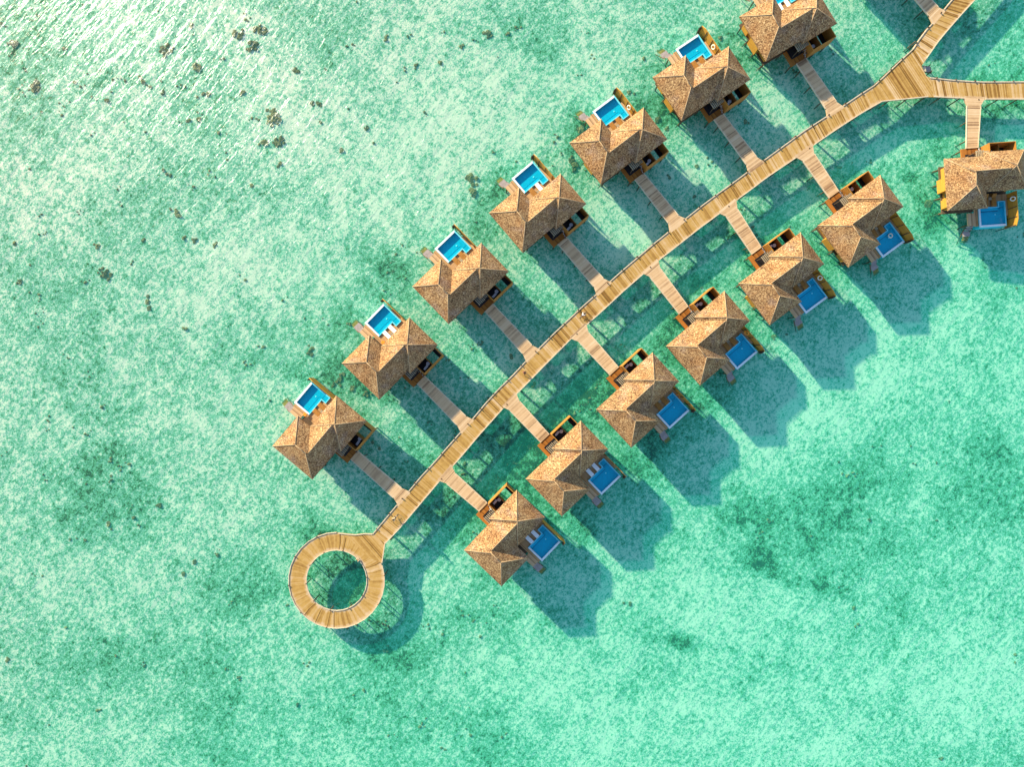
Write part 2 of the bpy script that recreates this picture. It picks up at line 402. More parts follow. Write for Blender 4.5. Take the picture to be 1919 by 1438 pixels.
    # privacy fence beside the pool with its short return
    m = mb(); A = [m.P(q) for q in ((11.06, 5.3, .75), (11.06, 10.5, .75), (11.06, 10.5, 3.3), (11.06, 9.6, 3.7), (11.06, 5.3, 3.75), (11.13, 5.3, .75), (11.13, 10.5, .75), (11.13, 10.5, 3.3), (11.13, 9.6, 3.7), (11.13, 5.3, 3.75))]
    m.F(A[:5]); m.F(A[5:][::-1])
    for i in range(5): m.F((A[i], A[(i + 1) % 5], A[5 + (i + 1) % 5], A[5 + i]))
    f = m.build('privacy_fence', 'fence', root)
    m = mb(); m.box(10.6, 11.058, 10.43, 10.5, 1.3, 3.2); m.build('return_panel', 'slat_dark', f)
    for y in (6.0, 7.6, 9.1): m = mb(); m.box(10.98, 11.058, y, y + .1, .7, 3.6); m.build('fence_post', 'pile', f)
    m = mb(); m.tube((10.98, 10.38, -1.1), (10.98, 10.38, 3.2), .07, 8); m.build('fence_post', 'pile', f)
    # side platform and steps into the lagoon
    m = mb(); m.box(4.85, 6.3, 7.83, 9.75, 1.45, 1.66, lambda x, y: (x, 0)); sp = m.build('swim_platform', 'cream', root)
    m = mb(); m.tube((4.95, 9.6, -1.1), (4.95, 9.6, 1.45), .09); m.tube((6.2, 9.6, -1.1), (6.2, 9.6, 1.45), .09); m.build('pile', 'pile', sp)
    m = mb(); zz = 1.42
    for i in range(2): m.box(4.75, 5.75, 9.80 + .27 * i, 10.02 + .27 * i, zz - .05 - .3 * i, zz - .3 * i)
    st = m.build('upper_steps', 'step', root)
    m = mb(); m.box(4.65, 5.75, 10.36, 11.15, .52, .60); m.build('landing', 'step', st)
    m = mb()
    for i in range(3): m.box(4.7, 5.7, 11.2 + .28 * i, 11.42 + .28 * i, .35 - .22 * i, .40 - .22 * i)
    m.build('lower_steps', 'algae', root)
    m = mb(); m.tube((4.66, 10.0, 1.0), (4.6, 12.0, -.9), .07); m.tube((5.78, 10.0, 1.0), (5.72, 12.0, -.9), .07); m.build('stringer', 'pile', st)
    # entry deck, pergola
    m = mb(); m.box(4.55, 7.28, -2.1, .33, 1.45, 1.70, lambda x, y: (x, 0)); m.build('entry_deck', 'entry_planks', root)
    m = mb(); m.box(5.1, 7.27, -1.2, .33, 1.704, 1.73); m.build('entry_shade_panel', 'stone', root)  # added dark panel, stands in for the shade below pergola and eave
    m = mb()
    for i in range(5): x = 5.33 + .27 * i; m.box(x, x + .13, -1.1, .55, 3.72, 3.86)
    for i in range(3): x = 6.70 + .24 * i; m.box(x, x + .12, -1.0, -.25, 3.66, 3.80)
    pg = m.build('pergola', 'slat', root)
    m = mb()
    for y in (-.95, .15): m.box(5.25, 6.6, y, y + .09, 3.60, 3.715)
    m.box(6.62, 7.28, -.9, -.81, 3.55, 3.655)
    for x in (5.35, 6.45): m.box(x, x + .1, -.96, -.86, 1.70, 3.6)
    m.build('pergola_frame', 'slat_dark', pg)
    # open-air bath court
    m = mb(); w = .11
    m.box(7.30, 11.35, -2.10, -2.0, 1.2, 3.95); m.box(7.30, 7.40, -1.995, .7, 1.2, 3.95); m.box(11.24, 11.35, -1.995, .7, 1.2, 3.95); m.box(9.12, 9.2, -1.995, .7, 1.2, 3.3)
    ct = m.build('court_wall', 'court', root)
    m = mb(); m.box(7.41, 9.11, -1.99, .7, 1.3, 1.68); m.build('court_floor', 'stone', ct)
    m = mb(); m.box(10.6, 11.23, -1.99, .7, 1.3, 1.5); m.build('court_shade_slab', 'stone', ct)  # black slab added for the shaded inner side of the end wall
    # stilts
    for x in (1.5, 4.6, 7.6, 10.7):
        for y in (.6, 2.9, 5.0):
            m = mb(); m.tube((x, y, -1.2), (x, y, 1.2), .14, 8); m.build('stilt', 'pile', root)
    for x, y in ((1.5, 7.3), (5.0, 7.3), (6.7, 9.9), (10.4, 9.9), (8.5, 9.9), (4.8, -1.9), (7.1, -1.9), (9.2, -1.9), (11.2, -1.9)):
        m = mb(); m.tube((x, y, -1.2), (x, y, 1.25 if y < 7.5 and y > 0 else (.3 if y > 9 else 1.3)), .12, 8); m.build('stilt', 'pile', root)
    for y in (.6, 2.9, 5.0): m = mb(); m.tube((.75, y, -.6), (1.5, y, 1.1), .06, 6); m.build('brace', 'pile', root)
    return root

VIL = {  # rotation (deg) of the eave line, position of its left corner
'A1': (49.90, -29.862, -14.379), 'A2': (45.84, -19.834, -2.405), 'A3': (43.92, -9.490, 8.904), 'A4': (40.35, 1.603, 19.577),
'A5': (37.12, 13.316, 29.798), 'A6': (33.76, 25.367, 39.344), 'A7': (30.89, 37.991, 48.234),
'B1': (46.04, -7.177, -24.941), 'B2': (43.79, 2.057, -14.265), 'B3': (42.57, 12.580, -3.877), 'B4': (40.66, 23.045, 5.605),
'B5': (36.79, 33.875, 14.971), 'B6': (36.34, 45.706, 23.642), 'B7': (3.97, 64.625, 33.635)}
ORD = ['first', 'second', 'third', 'fourth', 'fifth', 'sixth', 'seventh']
SHORT = {}
for k in VIL:
    SHORT[k] = 'the %s %s villa from the ring' % (ORD[int(k[1]) - 1], 'upper' if k[0] == 'A' else 'lower')
SHORT['B7'] = 'the villa cut by the right edge'
SHORT['A7'] = 'the villa cut by the top edge'
LAB = {
'A1': 'upper thatched villa nearest the ring deck, two brown loungers by its bright pool',
'A2': 'upper thatched villa second from the ring, two white loungers by its bright pool',
'A3': 'upper thatched villa third from the ring, brown loungers by its bright pool',
'A4': 'upper thatched villa fourth from the ring, one white and one brown lounger',
'A5': 'upper thatched villa fifth from the ring, cream lifebuoy on its pool fence',
'A6': 'upper thatched villa sixth from the ring, broad orange pool fence showing',
'A7': 'thatched water villa cut by the top edge, its pool mostly out of frame',
'B1': 'lower thatched villa nearest the ring deck, two white loungers by its shaded pool',
'B2': 'lower thatched villa second from the ring, two white loungers by its shaded pool',
'B3': 'lower thatched villa third from the ring, orange lifebuoy lying on its terrace',
'B4': 'lower thatched villa fourth from the ring, orange lifebuoy on its pool fence',
'B5': 'lower thatched villa fifth from the ring, white lifebuoy on its dark fence',
'B6': 'lower thatched villa sixth from the ring, swim ring floating in its pool',
'B7': 'thatched water villa cut by the right edge, standing below the straight branch'}
XF = {}
def local(k, v, u, z=0.):
    th, x, y = VIL[k]; th = math.radians(th); s = -1 if k[0] == 'B' else 1
    return Vector((x + v * math.cos(th) - s * u * math.sin(th), y + v * math.sin(th) + s * u * math.cos(th), z))
proto = {'A': make_villa(1), 'B': make_villa(-1)}
used = set()
roots = {}
for k, (th, x, y) in VIL.items():
    o = proto[k[0]] if k[0] not in used else copy_tree(proto[k[0]])
    used.add(k[0]); roots[k] = o
    o.location = (x, y, 0); o.rotation_euler = (0, 0, math.radians(th))
    tag(o, LAB[k], 'villa', 'thatched water villas along the boardwalk')
# the neighbour whose side walk leaves the frame at the top: only its shadow reaches the picture
VIL['A8'] = (42.4, 0, 0); p = W(1684, -54, 1.8) - local('A8', 6.2, -2.1); VIL['A8'] = (42.4, p.x, p.y)
o = copy_tree(proto['A']); o.location = (p.x, p.y, 0); o.rotation_euler = (0, 0, math.radians(42.4))
tag(o, 'thatched water villa beyond the top edge, only its shadow in view', 'villa', 'thatched water villas along the boardwalk')
SHORT['A8'] = 'the villa beyond the top edge'

# ------------------------------------------------------------------ loose things on the villas
def lounger(mat, kind):
    r = bpy.data.objects.new('sun_lounger', None); COL.objects.link(r)
    m = MB(); m.box(-.36, .36, -.98, .98, .22, .28)
    for x in (-.31, .31): m.box(x - .03, x + .03, -.93, -.87, 0, .22); m.box(x - .03, x + .03, .87, .93, 0, .22)
    m.build('frame', 'brown_pad', r)
    m = MB(); m.box(-.31, .31, -.93, .38, .285, .37); m.build('mattress', mat, r, .03)
    m = MB(); A = [m.P(q) for q in ((-.31, .40, .285), (.31, .40, .285), (.31, .93, .62), (-.31, .93, .62), (-.31, .40, .37), (.31, .40, .37), (.31, .89, .70), (-.31, .89, .70))]
    for f in ((0, 3, 2, 1), (4, 5, 6, 7), (0, 1, 5, 4), (1, 2, 6, 5), (2, 3, 7, 6), (3, 0, 4, 7)): m.F([A[i] for i in f])
    m.build('backrest', mat, r)
    return r
LP = {'w': lounger('cushion', 'w'), 'b': lounger('brown_pad', 'b')}; lu = set()
def side_table():
    r = bpy.data.objects.new('side_table', None); COL.objects.link(r)
    m = MB(); m.box(-.22, .22, -.22, .22, .38, .43); m.build('table_top', 'slat', r, .01)
    for x in (-.18, .18):
        for y in (-.18, .18): m = MB(); m.box(x - .02, x + .02, y - .02, y + .02, 0, .38); m.build('leg', 'brown_pad', r)
    return r
TB = side_table(); tbu = False
LOUNG = {'A1': 'bb', 'A2': 'ww', 'A3': 'bb', 'A4': 'bw', 'A5': 'bb', 'A6': 'bb', 'A7': 'ww', 'B1': 'ww', 'B2': 'ww', 'B3': 'bb', 'B4': 'bb', 'B5': 'bb', 'B6': 'bb', 'B7': 'bb'}
def place(o, k, v, u, z, turn=0.):
    th = math.radians(VIL[k][0]); o.location = local(k, v, u, z)
    o.rotation_euler = (0, 0, th + (math.pi if k[0] == 'A' else 0) + turn)      # +y of the thing looks to the house
for k, s in LOUNG.items():
    for i, c in enumerate(s):
        o = LP[c] if c not in lu else copy_tree(LP[c]); lu.add(c)
        place(o, k, 7.55 + 1.22 * i, 6.12, DECK)
        where = ('left' if i == 0 else 'right') if k != 'B7' else ('left' if i == 0 else 'right')
        tag(o, '%s sun lounger, %s of two, at %s' % ('white' if c == 'w' else 'brown', where, SHORT[k]), 'sun lounger', 'sun loungers on the pool terraces')
    o = TB if not tbu else copy_tree(TB); tbu = True
    place(o, k, 8.17, 5.9, DECK)
    tag(o, 'small wooden side table between the loungers of %s' % SHORT[k], 'side table', 'side tables between loungers')

def deck_stool():
    r = bpy.data.objects.new('deck_stool', None); COL.objects.link(r)
    m = MB(); m.box(-.26, .26, -.26, .26, .30, .42); m.build('seat', 'orange', r, .03)
    for x in (-.2, .2):
        for y in (-.2, .2): m = MB(); m.box(x - .025, x + .025, y - .025, y + .025, 0, .30); m.build('leg', 'brown_pad', r)
    return r
DS = deck_stool(); place(DS, 'A1', 6.18, 7.6, DECK, .2); tag(DS, 'orange stool on the pool terrace of %s' % SHORT['A1'], 'stool')
o = copy_tree(DS); place(o, 'A2', 6.3, 6.0, DECK, .5); tag(o, 'orange stool on the pool terrace of %s' % SHORT['A2'], 'stool')
def stool():
    r = bpy.data.objects.new('bath_stool', None); COL.objects.link(r)
    m = MB(); m.tube((0, 0, .0), (0, 0, .38), .16, 14, .2); m.build('base', 'white', r, smooth=False)
    m = MB(); m.tube((0, 0, .381), (0, 0, .46), .29, 18); m.build('seat', 'white', r, .02)
    return r
def bench():
    r = bpy.data.objects.new('bath_bench', None); COL.objects.link(r)
    m = MB(); m.box(-.42, .42, -.17, .17, .40, .47); m.build('seat', 'white', r, .015)
    for x in (-.3, .3): m = MB(); m.box(x - .04, x + .04, -.12, .12, 0, .40); m.build('leg', 'white', r)
    return r
ST, BE = stool(), bench(); first = True
for k in VIL:
    if k == 'A8': continue
    o = ST if first else copy_tree(ST); o.location = local(k, 8.75, -1.2, 1.68)
    tag(o, 'round white stool in the bath court of %s' % SHORT[k], 'stool', 'white stools in the bath courts')
    o = BE if first else copy_tree(BE); o.location = local(k, 8.08, -1.4, 1.68); o.rotation_euler = (0, 0, math.radians(VIL[k][0] + 4))
    tag(o, 'oblong white bench in the bath court of %s' % SHORT[k], 'bench', 'white benches in the bath courts')
    first = False

def swim_ring(mat):
    m = MB(); m.torus((0, 0, 0), (0, 0, 1), .30, .085, 24, 10); o = m.build('lifebuoy', mat, smooth=True)
    return o
for k, v, u, z, tilt, mat, lab in (
    ('A5', 10.86, 7.0, 3.0, 60, 'ring_white', 'cream lifebuoy hung on the pool fence of %s'), ('A6', 10.86, 6.9, 3.0, 60, 'ring_white', 'cream lifebuoy hung on the orange pool fence of %s'),
    ('B3', 10.80, 7.30, 1.82, 4, 'orange', 'orange lifebuoy lying on the terrace of %s'), ('B5', 10.80, 6.8, 3.35, 38, 'ring_white', 'white lifebuoy hung on the dark pool fence of %s'),
    ('B4', 10.84, 6.6, 3.2, 50, 'orange', 'orange lifebuoy hung on the pool fence of %s'), ('B7', 10.78, 6.4, 3.3, 38, 'ring_white', 'cream lifebuoy on the fence of %s'), ('B6', 9.42, 8.08, 1.86, 0, 'ring_white', 'cream swim ring floating in the pool of %s')):
    o = swim_ring(mat); o.location = local(k, v, u, z); o.rotation_euler = (0, math.radians(-tilt), math.radians(VIL[k][0]))
    o.rotation_mode = 'XYZ'
    if k == 'B6': o.name = 'swim_ring'
    tag(o, lab % SHORT[k], 'swim ring' if k == 'B6' else 'lifebuoy', None if k == 'B6' else 'lifebuoys at the pools')

def bicycle(name='bicycle'):
    "x = forward; wheels of 0.33 m"
    r = bpy.data.objects.new(name, None); COL.objects.link(r)
    for x in (-.52, .52):
        m = MB(); m.torus((x, 0, .33), (0, 1, 0), .30, .028, 24, 6); w = m.build('wheel', 'tyre', r, smooth=True)
        m = MB()
        for i in range(8):
            t = math.pi * i / 4; m.tube((x, 0, .33), (x + .28 * math.cos(t), 0, .33 + .28 * math.sin(t)), .004, 4)
        m.tube((x, -.04, .33), (x, .04, .33), .025, 8); m.build('spokes', 'metal', w)
    m = MB()
    for a, b, q in (((-.52, .04, .33), (-.08, .03, .30), .012), ((-.52, -.04, .33), (-.08, -.03, .30), .012), ((-.08, 0, .30), (-.18, 0, .82), .018), ((-.52, .04, .33), (-.16, .01, .74), .011), ((-.52, -.04, .33), (-.16, -.01, .74), .011),
                    ((-.08, 0, .30), (.36, 0, .74), .02), ((-.16, 0, .72), (.35, 0, .84), .018), ((.34, 0, .92), (.38, 0, .68), .022), ((.38, .04, .68), (.52, .04, .33), .013), ((.38, -.04, .68), (.52, -.04, .33), .013)): m.tube(a, b, q, 6)
    m.build('frame', 'metal', r)
    m = MB(); m.tube((.34, 0, .92), (.33, 0, 1.02), .014, 6); m.tube((.33, -.29, 1.03), (.33, .29, 1.03), .013, 6); m.tube((.33, .29, 1.03), (.22, .31, 1.02), .016, 6); m.tube((.33, -.29, 1.03), (.22, -.31, 1.02), .016, 6); m.build('handlebar', 'metal', r)
    m = MB(); m.prism([(-.32, -.10), (-.30, .10), (-.1, .05), (.0, .02), (.0, -.02), (-.1, -.05), (-.32, -.10)][:6], .83, .89); m.build('saddle', 'tyre', r, .02)
    m = MB(); m.tube((-.08, -.09, .30), (-.08, .09, .30), .03, 8); m.tube((-.08, .09, .30), (.06, .12, .22), .012, 5); m.tube((-.08, -.09, .30), (-.22, -.12, .38), .012, 5); m.build('pedals', 'metal', r)
    return r
BK = bicycle()
bu = False
for k in ('A1', 'A2', 'A4', 'A5', 'A6', 'A7', 'B1', 'B4', 'B5', 'B6', 'B7'):
    o = BK if not bu else copy_tree(BK); bu = True
    th = math.radians(VIL[k][0]); o.location = local(k, 6.98, -1.45, 1.70); o.rotation_euler = (math.radians(6), 0, th + (math.pi / 2 if k[0] == 'A' else -math.pi / 2) - .25)
    tag(o, 'parked grey bicycle on the entry deck of %s' % SHORT[k], 'bicycle', 'bicycles parked at the villa entries')

# ------------------------------------------------------------------ people
def skin_obj(name, chains, mat, parent, sub=1):
    vs = []; es = []; rs = []
    key = {}
    for ch in chains:
        prev = None
        for p, r in ch:
            kk = tuple(round(c, 4) for c in p)
            if kk not in key: key[kk] = len(vs); vs.append(p); rs.append(r)
            i = key[kk]
            if prev is not None and prev != i: es.append((prev, i))
            prev = i
    me = bpy.data.meshes.new(name); me.from_pydata(vs, es, [])
    o = bpy.data.objects.new(name, me); COL.objects.link(o); o.parent = parent
    md = o.modifiers.new('Skin', 'SKIN'); md.use_smooth_shade = True
    sk = me.skin_vertices[0].data if me.skin_vertices else None
    if sk:
        roots_done = set()
        for i, r in enumerate(rs): sk[i].radius = (r, r); sk[i].use_root = False
        seen = set()
        adj = {i: [] for i in range(len(vs))}
        for a, b in es: adj[a].append(b); adj[b].append(a)
        for i in range(len(vs)):
            if i in seen: continue
            sk[i].use_root = True; st = [i]
            while st:
                q = st.pop()
                if q in seen: continue
                seen.add(q); st += adj[q]
    o.modifiers.new('Sub', 'SUBSURF').levels = sub; o.modifiers[-1].render_levels = sub
    me.materials.append(M[mat])
    return o

def person(loc, rz, pose, shirt, label):
    r = thing('person', loc, rz, label, 'person', 'people on the boardwalk')
    def hand(w, d):
        d = Vector(d).normalized(); side = d.orthogonal().normalized(); out = []
        palm = Vector(w) + d * .06
        for i in range(4):
            b = palm + side * (.028 - .019 * i); L = (.065, .075, .07, .055)[i]
            out.append([(tuple(palm), .03), (tuple(b + d * .03), .010), (tuple(b + d * (.03 + L * .5) - Vector((0, 0, .012))), .009), (tuple(b + d * (.02 + L) - Vector((0, 0, .04))), .008)])
        out.append([(tuple(palm), .03), (tuple(palm + side * .05 + d * .005), .011), (tuple(palm + side * .062 + d * .035), .009)])
        return palm, out
    if pose == 'ride':
        pel = (-.18, 0, .96); ch = (-.02, 0, 1.36); nk = (.03, 0, 1.50); hd = (.08, 0, 1.64)
        knee = [(.20, .12, .80), (.10, -.12, .66)]; ank = [(.0, .12, .42), (-.18, -.12, .30)]; toe = [(.14, .13, .36), (-.04, -.13, .24)]
        elb = [(.14, .27, 1.20), (.14, -.27, 1.20)]; wr = [(.27, .30, 1.06), (.27, -.30, 1.06)]; hdir = (.5, 0, -.2)
    else:
        pel = (0, 0, .92); ch = (.02, 0, 1.30); nk = (.03, 0, 1.46); hd = (.05, 0, 1.61)
        knee = [(.16, .10, .52), (-.06, -.10, .50)]; ank = [(.22, .10, .10), (-.30, -.10, .16)]; toe = [(.40, .11, .04), (-.14, -.11, .04)]
        elb = [(-.10, .27, 1.10), (.10, -.27, 1.10)]; wr = [(.02, .29, .88), (.26, -.27, .90)]; hdir = (.3, 0, -1)
    body = [[(pel, .14), (ch, .15), (nk, .06), (tuple(Vector(hd) - Vector((0, 0, .06))), .075), (hd, .10), (tuple(Vector(hd) + Vector((0, 0, .07))), .075)]]
    nose = tuple(Vector(hd) + Vector((.11, 0, -.01)))
    body.append([(hd, .10), (nose, .018)])
    sh = []; leg = []
    for i, sg in enumerate((1, -1)):
        shd = tuple(Vector(ch) + Vector((.01, sg * .19, .06))); hip = tuple(Vector(pel) + Vector((.02, sg * .10, -.06)))
        pm, fing = hand(wr[i], hdir)
        body.append([(ch, .15), (shd, .065), (elb[i], .045), (wr[i], .032), (tuple(pm), .03)])
        body += [f for f in fing]
        body.append([(pel, .14), (hip, .095), (knee[i], .062), (ank[i], .042), (toe[i], .035)])
        sh.append([(ch, .165), (shd, .085), (tuple(Vector(shd).lerp(Vector(elb[i]), .7)), .07)])
        leg.append([(pel, .155), (hip, .115), (knee[i], .085), (tuple(Vector(knee[i]).lerp(Vector(ank[i]), .6)), .07)])
    skin_obj('body', body, 'skin', r, 1)
    skin_obj('shirt', [[(tuple(Vector(pel) + Vector((0, 0, .06))), .16), (ch, .165), (tuple(Vector(nk) - Vector((0, 0, .05))), .10)]] + sh, shirt, r, 1)
    skin_obj('trousers', leg, 'trousers', r, 1)
    hb = bmesh.new(); bmesh.ops.create_uvsphere(hb, u_segments=14, v_segments=10, radius=.118)
    for v in list(hb.verts):
        if v.co.z < -.03 or (v.co.x > .05 and v.co.z < .04): hb.verts.remove(v)
    me = bpy.data.meshes.new('hair'); hb.to_mesh(me); hb.free(); me.materials.append(M['hair'])
    h = bpy.data.objects.new('hair', me); COL.objects.link(h); h.parent = r; h.location = Vector(hd) + Vector((-.005, 0, .03))
    md = h.modifiers.new('Solid', 'SOLIDIFY'); md.thickness = .02
    hb = bmesh.new()
    for sg in (1, -1):
        for q in bmesh.ops.create_icosphere(hb, subdivisions=1, radius=.012)['verts']: q.co += Vector((.096, sg * .036, .012))
    me = bpy.data.meshes.new('eyes'); hb.to_mesh(me); hb.free(); me.materials.append(M['hair'])
    ey = bpy.data.objects.new('eyes', me); COL.objects.link(ey); ey.parent = r; ey.location = hd
    return r

WALKZ = 1.80
def dirang(p, q): d = W(*q) - W(*p); return math.atan2(d.y, d.x)
p = W(739, 972, 2.6); p.z = WALKZ; rz = dirang((832, 866), (740, 972))
person(p, rz, 'ride', 'shirt_cream', 'person in cream shirt cycling on the boardwalk just above the ring deck')
o = copy_tree(BK); o.location = p; o.rotation_euler = (0, 0, rz); tag(o, 'bicycle ridden by the person in cream just above the ring deck', 'bicycle')
p = W(1093, 589.5, 2.6); p.z = WALKZ; rz = dirang((1100, 580), (1165, 520))
person(p, rz, 'ride', 'shirt_white', 'person in bright white shirt cycling near the middle of the boardwalk')
o = copy_tree(BK); o.location = p; o.rotation_euler = (0, 0, rz); tag(o, 'bicycle ridden by the person in white near the boardwalk middle', 'bicycle')
p = W(982.5, 699, 2.6); p.z = WALKZ; rz = dirang((940, 745), (1010, 670))
person(p, rz, 'walk', 'shirt_maroon', 'person in maroon shirt walking on the boardwalk by the third upper side walk')

# ------------------------------------------------------------------ boardwalks
LE = [(698, 1000.8), (744.4, 944.8), (765.2, 920.8), (789.2, 892), (813.2, 866.4), (838, 837.6), (862, 810.4), (885.2, 784.8), (909.8, 754.9), (934.8, 727.8), (961.3, 702), (985.6, 675.6), (1008.6, 653.4), (1036.4, 625.6), (1064.3, 599), (1091.9, 573), (1117.9, 550.2), (1142.3, 527.3), (1169.8, 502.8), (1200.4, 476.8), (1220, 459.8), (1253.4, 433), (1284, 409.3), (1314.6, 385), (1345.2, 362), (1373, 341.9), (1402.2, 320.3), (1429.5, 300.8), (1471, 270.5), (1504.7, 245.6), (1550, 216.4), (1579.2, 198), (1609.9, 177), (1638, 159)]
RE = [(722, 1019.9), (731.6, 1010), (754, 986.4), (776.4, 959.2), (802, 928.8), (824.4, 902.4), (847.6, 876), (866, 855.2), (890, 826.4), (898.7, 816), (944.6, 764.6), (968.2, 739.6), (989, 718.7), (1022.5, 684), (1048.9, 657.6), (1070.5, 635.8), (1099.5, 609.8), (1127, 585.4), (1171.4, 544), (1206.5, 513.5), (1234, 489), (1260, 469), (1275.6, 456.6), (1309, 430.2), (1349.3, 400.3), (1380, 376), (1407.8, 355.8), (1435.6, 334.2), (1469.7, 311.3), (1493, 295.3), (1523.7, 273.4), (1566, 244), (1612.8, 213.5), (1653.3, 190.3)]
def resample(P, n):
    P = [Vector(p) for p in P]; L = [0]
    for a, b in zip(P, P[1:]): L.append(L[-1] + (b - a).length)
    out = []
    for i in range(n):
        t = L[-1] * i / (n - 1); j = 0
        while j < len(L) - 2 and L[j + 1] < t: j += 1
        f = (t - L[j]) / (L[j + 1] - L[j]); out.append(P[j].lerp(P[j + 1], f))
    return out
def wl(P, z=WALKZ): return [W(p[0], p[1], z) for p in P]
TH = .22
bw = thing('boardwalk', W(960, 720), 0, 'long golden plank boardwalk running diagonally from the ring deck to the top edge', 'boardwalk')
org = bw.location.copy()
L1, R1 = resample(LE, 60), resample(RE, 60)
m = MB(); m.strip(wl(L1), wl(R1), WALKZ, WALKZ - TH); deck = m.build('main_deck', 'planks', bw)
# junction polygon and the upper arm
JL = [(1638, 159), (1659.2, 139.2), (1694.4, 105.6), (1710.4, 91.2)]
junction = [(1653.3, 190.3), (1739, 181.6), (1750, 181.6), (1742.4, 144.8), (1736, 142.4), (1727, 123), (1736, 110.4), (1710.4, 91.2), (1694.4, 105.6), (1659.2, 139.2), (1638, 159)]
ja = math.radians(33); 
def juv(x, y): return (x * math.cos(ja) + y * math.sin(ja), 0.55 * math.sin(y * 1.3))
m = MB(); m.prism([tuple(W(*q, WALKZ)[:2]) for q in junction], WALKZ - TH, WALKZ, juv); m.build('junction_deck', 'planks', bw)
UL = [(1710.4, 91.2), (1721.6, 73.6), (1736, 54.4), (1747.2, 42.4), (1768, 17.6), (1782.4, 0), (1850, -82)]
UR = [(1736, 110.4), (1758.4, 78.4), (1770, 64), (1782.4, 49.6), (1804.8, 24), (1827, 0), (1897, -80)]
m = MB(); m.strip(wl(resample(UL, 16)), wl(resample(UR, 16)), WALKZ, WALKZ - TH); m.build('upper_deck', 'planks', bw)
# neck down to the ring
neck = [(698, 1000.8), (722, 1019.9), (719.5, 1036), (716.5, 1056), (689, 1046), (676, 1030), (655, 1012), (634.5, 999.2), (650, 1000.8), (665.6, 1002.3), (682, 1000.3)]
na = math.radians(41)
def nuv(x, y): return (x * math.cos(na) + y * math.sin(na), 0.)
m = MB(); m.prism([tuple(W(*q, WALKZ)[:2]) for q in neck], WALKZ - TH, WALKZ + .004, nuv); m.build('neck_deck', 'planks', bw)

def posts(line, z, step, par, name='post', side=0., top=.26, r=.085, start=1.0):
    P = wl(line, z); acc = -start
    for a, b in zip(P, P[1:]):
        L = (b - a).length; d = (b - a).normalized(); t = -acc
        while t < L:
            q = a + d * t + Vector((-d.y, d.x, 0)) * side
            mm = MB(); mm.tube((q.x - par.location.x, q.y - par.location.y, -1.25), (q.x - par.location.x, q.y - par.location.y, z + top), r, 8)
            mm.build(name, 'pile', par); t += step
        acc = L - (t - step)
def kerb(line, par, off, w=.14, h=.10, z=WALKZ):
    P = wl(line, z); n = len(P); A = []; B = []
    for i in range(n):
        d = (P[min(i + 1, n - 1)] - P[max(i - 1, 0)]).normalized(); nn = Vector((-d.y, d.x, 0))
        A.append(P[i] + nn * off - par.location); B.append(P[i] + nn * (off + w) - par.location)
    mm = MB(); mm.strip([a[:] for a in A], [b[:] for b in B], z + h, z - .12); return mm.build('kerb', 'kerb', par)
# children are built in world metres; the root sits at the origin height, so shift once
bw.location = (0, 0, 0)
posts(LE, WALKZ, 3.05, bw, side=-.02); posts(RE, WALKZ, 3.05, bw, side=.02, top=.05); posts(UL[:6], WALKZ, 3.0, bw, side=-.02); posts(UR[:6], WALKZ, 3.0, bw, side=.02, top=.05); posts(JL, WALKZ, 2.4, bw, side=-.02)
posts([(1653.3, 190.3), (1739, 181.6)], WALKZ, 2.8, bw, top=.05)
# side-walk mouths on the main edges (photo pixels)
MOUTH = {'A1': ((743.5, 944), (765, 921)), 'A2': ((862.5, 809), (884, 785.5)), 'A3': ((984.6, 675), (1008, 653)), 'A4': ((1117.5, 550.5), (1142.3, 527.3)), 'A5': ((1255, 431.6), (1284, 409.3)), 'A6': ((1402, 320.3), (1429.3, 301)), 'A7': ((1550, 216.4), (1579, 198)), 'A8': ((1747, 42.4), (1768, 17.6)),
'B1': ((824.4, 902.4), (847.6, 876)), 'B2': ((944.6, 764.6), (968.2, 739.6)), 'B3': ((1071.5, 635.8), (1099.5, 609.8)), 'B4': ((1206.5, 513.5), (1234, 489)), 'B5': ((1349.3, 400.3), (1380, 376)), 'B6': ((1493, 295.3), (1523.7, 273.4)), 'B7': ((1806.4, 184.8), (1844.8, 186.4))}
def between(line, gaps):
    "pieces of an edge line outside the mouths"
    P = resample(line, 400); out = []; cur = []
    for p in P:
        inside = False
        for a, b in gaps:
            a = Vector(a); b = Vector(b); d = b - a
            t = (p - a).dot(d) / d.length_squared
            if -.02 < t < 1.02 and abs((p - a).cross(d) if False else ((p.x - a.x) * d.y - (p.y - a.y) * d.x)) / d.length < 6: inside = True
        if inside:
            if len(cur) > 6: out.append(cur)
            cur = []
        else: cur.append(p)
    if len(cur) > 6: out.append(cur)
    return [c[::6] + [c[-1]] for c in out]
for seg in between(LE, [MOUTH[k] for k in MOUTH if k[0] == 'A']): kerb(seg, bw, -.14)
for seg in between(RE, [MOUTH[k] for k in MOUTH if k[0] == 'B']): kerb(seg, bw, 0)
for seg in between(UL, [MOUTH['A8']]): kerb(seg, bw, -.14)
kerb(resample(UR, 20), bw, 0); kerb(JL, bw, -.14); kerb([(1653.3, 190.3), (1700, 185.7), (1739, 181.6)], bw, 0)
kerb([(634.5, 999.2), (650, 1000.8), (665.6, 1002.3), (682, 1000.3), (698, 1000.8)], bw, -.14)
kerb([(716.5, 1056), (719.5, 1036), (722, 1019.9)], bw, 0)
